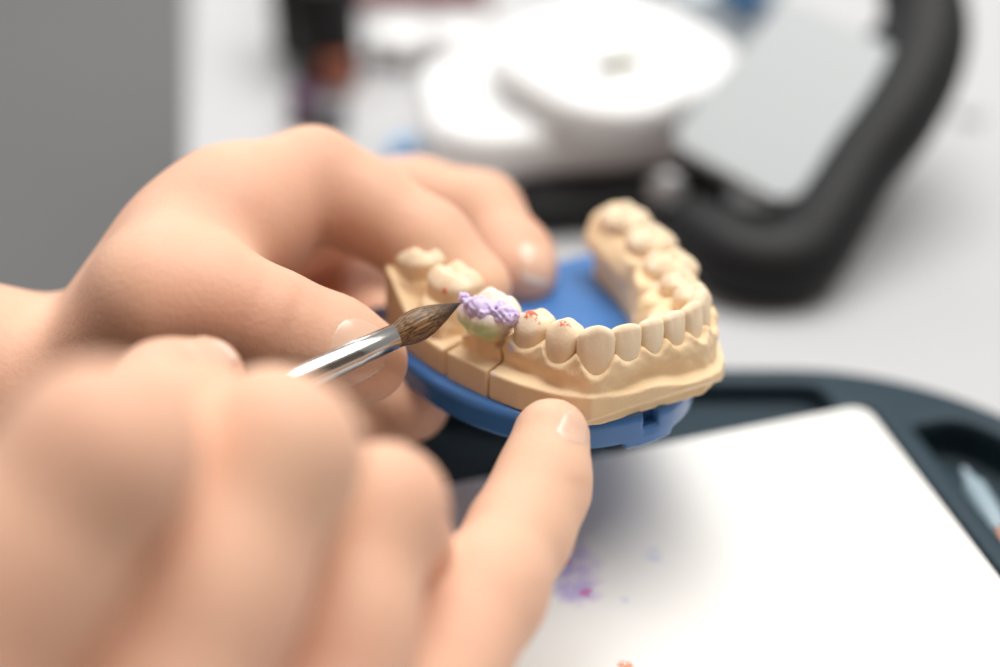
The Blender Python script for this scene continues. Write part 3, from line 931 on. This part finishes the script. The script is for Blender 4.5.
def jar(name, px, py, r, h, m, label, cat='jar', lidm=None, neck_=False, group=None):
    x, y, _ = at(px, py, 0)
    t = put(name, x, y + r, 0, label, cat, group)
    lathe('body', [(r * .92, 0), (r, .8), (r, h * .7), (r * .96, h * .74)], m, t, 28)
    lathe('cap', [(r * .7, h * .74), (r * 1.03, h * .76), (r * 1.03, h * .97), (r * .9, h)] if not neck_ else [(r * .5, h * .7), (r * .55, h * .78), (r * .5, h * .97), (r * .4, h)], lidm or m, t, 28)
    return t


jar('black_bottle', 325, 92, 11, 36, BLACK, 'tall black bottle beside the copper orange jar near the table edge', 'bottle')
jar('black_bottle', 296, 62, 7.5, 36, BLACK, 'slimmer black bottle standing behind the tall black bottle', 'bottle')
jar('grey_capped_bottle', 300, 18, 6, 30, BLACK, 'black bottle with a mid grey cap at the top of the cluster', 'bottle', GREYP)
jar('orange_jar', 336, 98, 5.6, 12, ORANGE, 'small copper orange jar in front of the black bottles')
jar('purple_jar', 304, 132, 4.8, 11, VIOLETJ, 'small dark purple jar in front of the black bottles')
jar('grey_jar', 330, 138, 5.2, 10, GREYP, 'small dark grey jar next to the dark purple jar, before the orange jar')
jar('sky_blue_cap', 404, 166, 4.5, 5, SKYB, 'tiny sky blue pot behind the curled index finger', 'pot')
pt = prism('sorting_tray', rrect(66, 44, 4, 5), 0, 3, 1, LGREY, None, loc=(-19, 522, 0))
tag(pt, 'flat light grey tray holding two round white pots', 'tray')
for px_, lab in ((402, 'round white pot on the grey tray, the one nearer the black bottles'), (462, 'round white pot on the grey tray, the one nearer the white device')):
    x, y, _ = at(px_, 52, 3)
    t = put('white_pot', x, y, 3.05, lab, 'pot', 'white pots on the grey tray')
    lathe('body', [(8, 0), (9, .6), (9.4, 5)], WHITE, t, 30)
    lathe('lid', [(9.6, 5), (9.8, 5.4), (9.8, 7.4), (9.2, 8)], WHITE, t, 30)
x, y, _ = at(412, 22, 0)
rb = prism('red_box', rrect(52, 26, 3, 4), 0, 9, 1.2, RED, None, loc=(x, y + 16, 0))
tag(rb, 'dark red low box beyond the grey tray with pots', 'box')
jar('small_black_bottle', 655, 6, 4.5, 14, BLACK, 'small black bottle standing beyond the white device', 'bottle')
x, y, _ = at(968, 118, 0)
gp = put('rubber_point', x, y, 0, 'small pale grey rubber piece on bare table beside the black stand', 'rubber piece')
lathe('tip', [(4.5, 0), (4.2, 2.5), (2, 4)], LGREY, gp, 24)

# ------------------------------------------------------------------ light
w = bpy.data.worlds.new('lab_light'); SC.world = w; w.use_nodes = True
w.node_tree.nodes['Background'].inputs[0].default_value = (1, .965, .92, 1)
w.node_tree.nodes['Background'].inputs[1].default_value = .33


def area(name, loc, target, sx, sy, power, col=(1, 1, 1)):
    l = bpy.data.lights.new(name, 'AREA'); l.shape = 'RECTANGLE'; l.size = sx; l.size_y = sy; l.energy = power; l.color = col
    o = bpy.data.objects.new(name, l); COL.objects.link(o); o.location = loc
    o.rotation_euler = (Vector(target) - Vector(loc)).to_track_quat('-Z', 'Y').to_euler()
    return o


area('ceiling_panel', (.28, .66, 1.45), (0.05, .33, .05), 1.5, .95, 31, (1, .985, .955))
area('floor_fill_light', (-.6, 3.2, 1.1), (-.8, 2.9, -.7), 1.2, .6, 19)  # unseen fill lamp added to brighten the far floor
area('left_area_light', (-1.2, 1.5, .9), (0, .3, .05), .9, .9, 5, (.93, .97, 1))  # weak cool area lamp from far left, no window modelled

# ------------------------------------------------------------------ camera
cam = bpy.data.cameras.new('camera'); co = bpy.data.objects.new('camera', cam); COL.objects.link(co)
co.location = (0, 0, H * .001)
co.rotation_euler = (math.radians(90) - PITCH, 0, 0)
cam.sensor_width = 36; cam.lens = F / 1000 * 36
cam.clip_start = .01; cam.clip_end = 20
cam.dof.use_dof = True; cam.dof.focus_distance = .309
cam.dof.aperture_fstop = cam.lens / 17.0
cam.dof.aperture_blades = 0
SC.camera = co
SC.view_settings.view_transform = 'Standard'
SC.view_settings.look = 'None'
SC.view_settings.gamma = 1
SC.view_settings.exposure = .10
SC.view_settings.use_curve_mapping = False
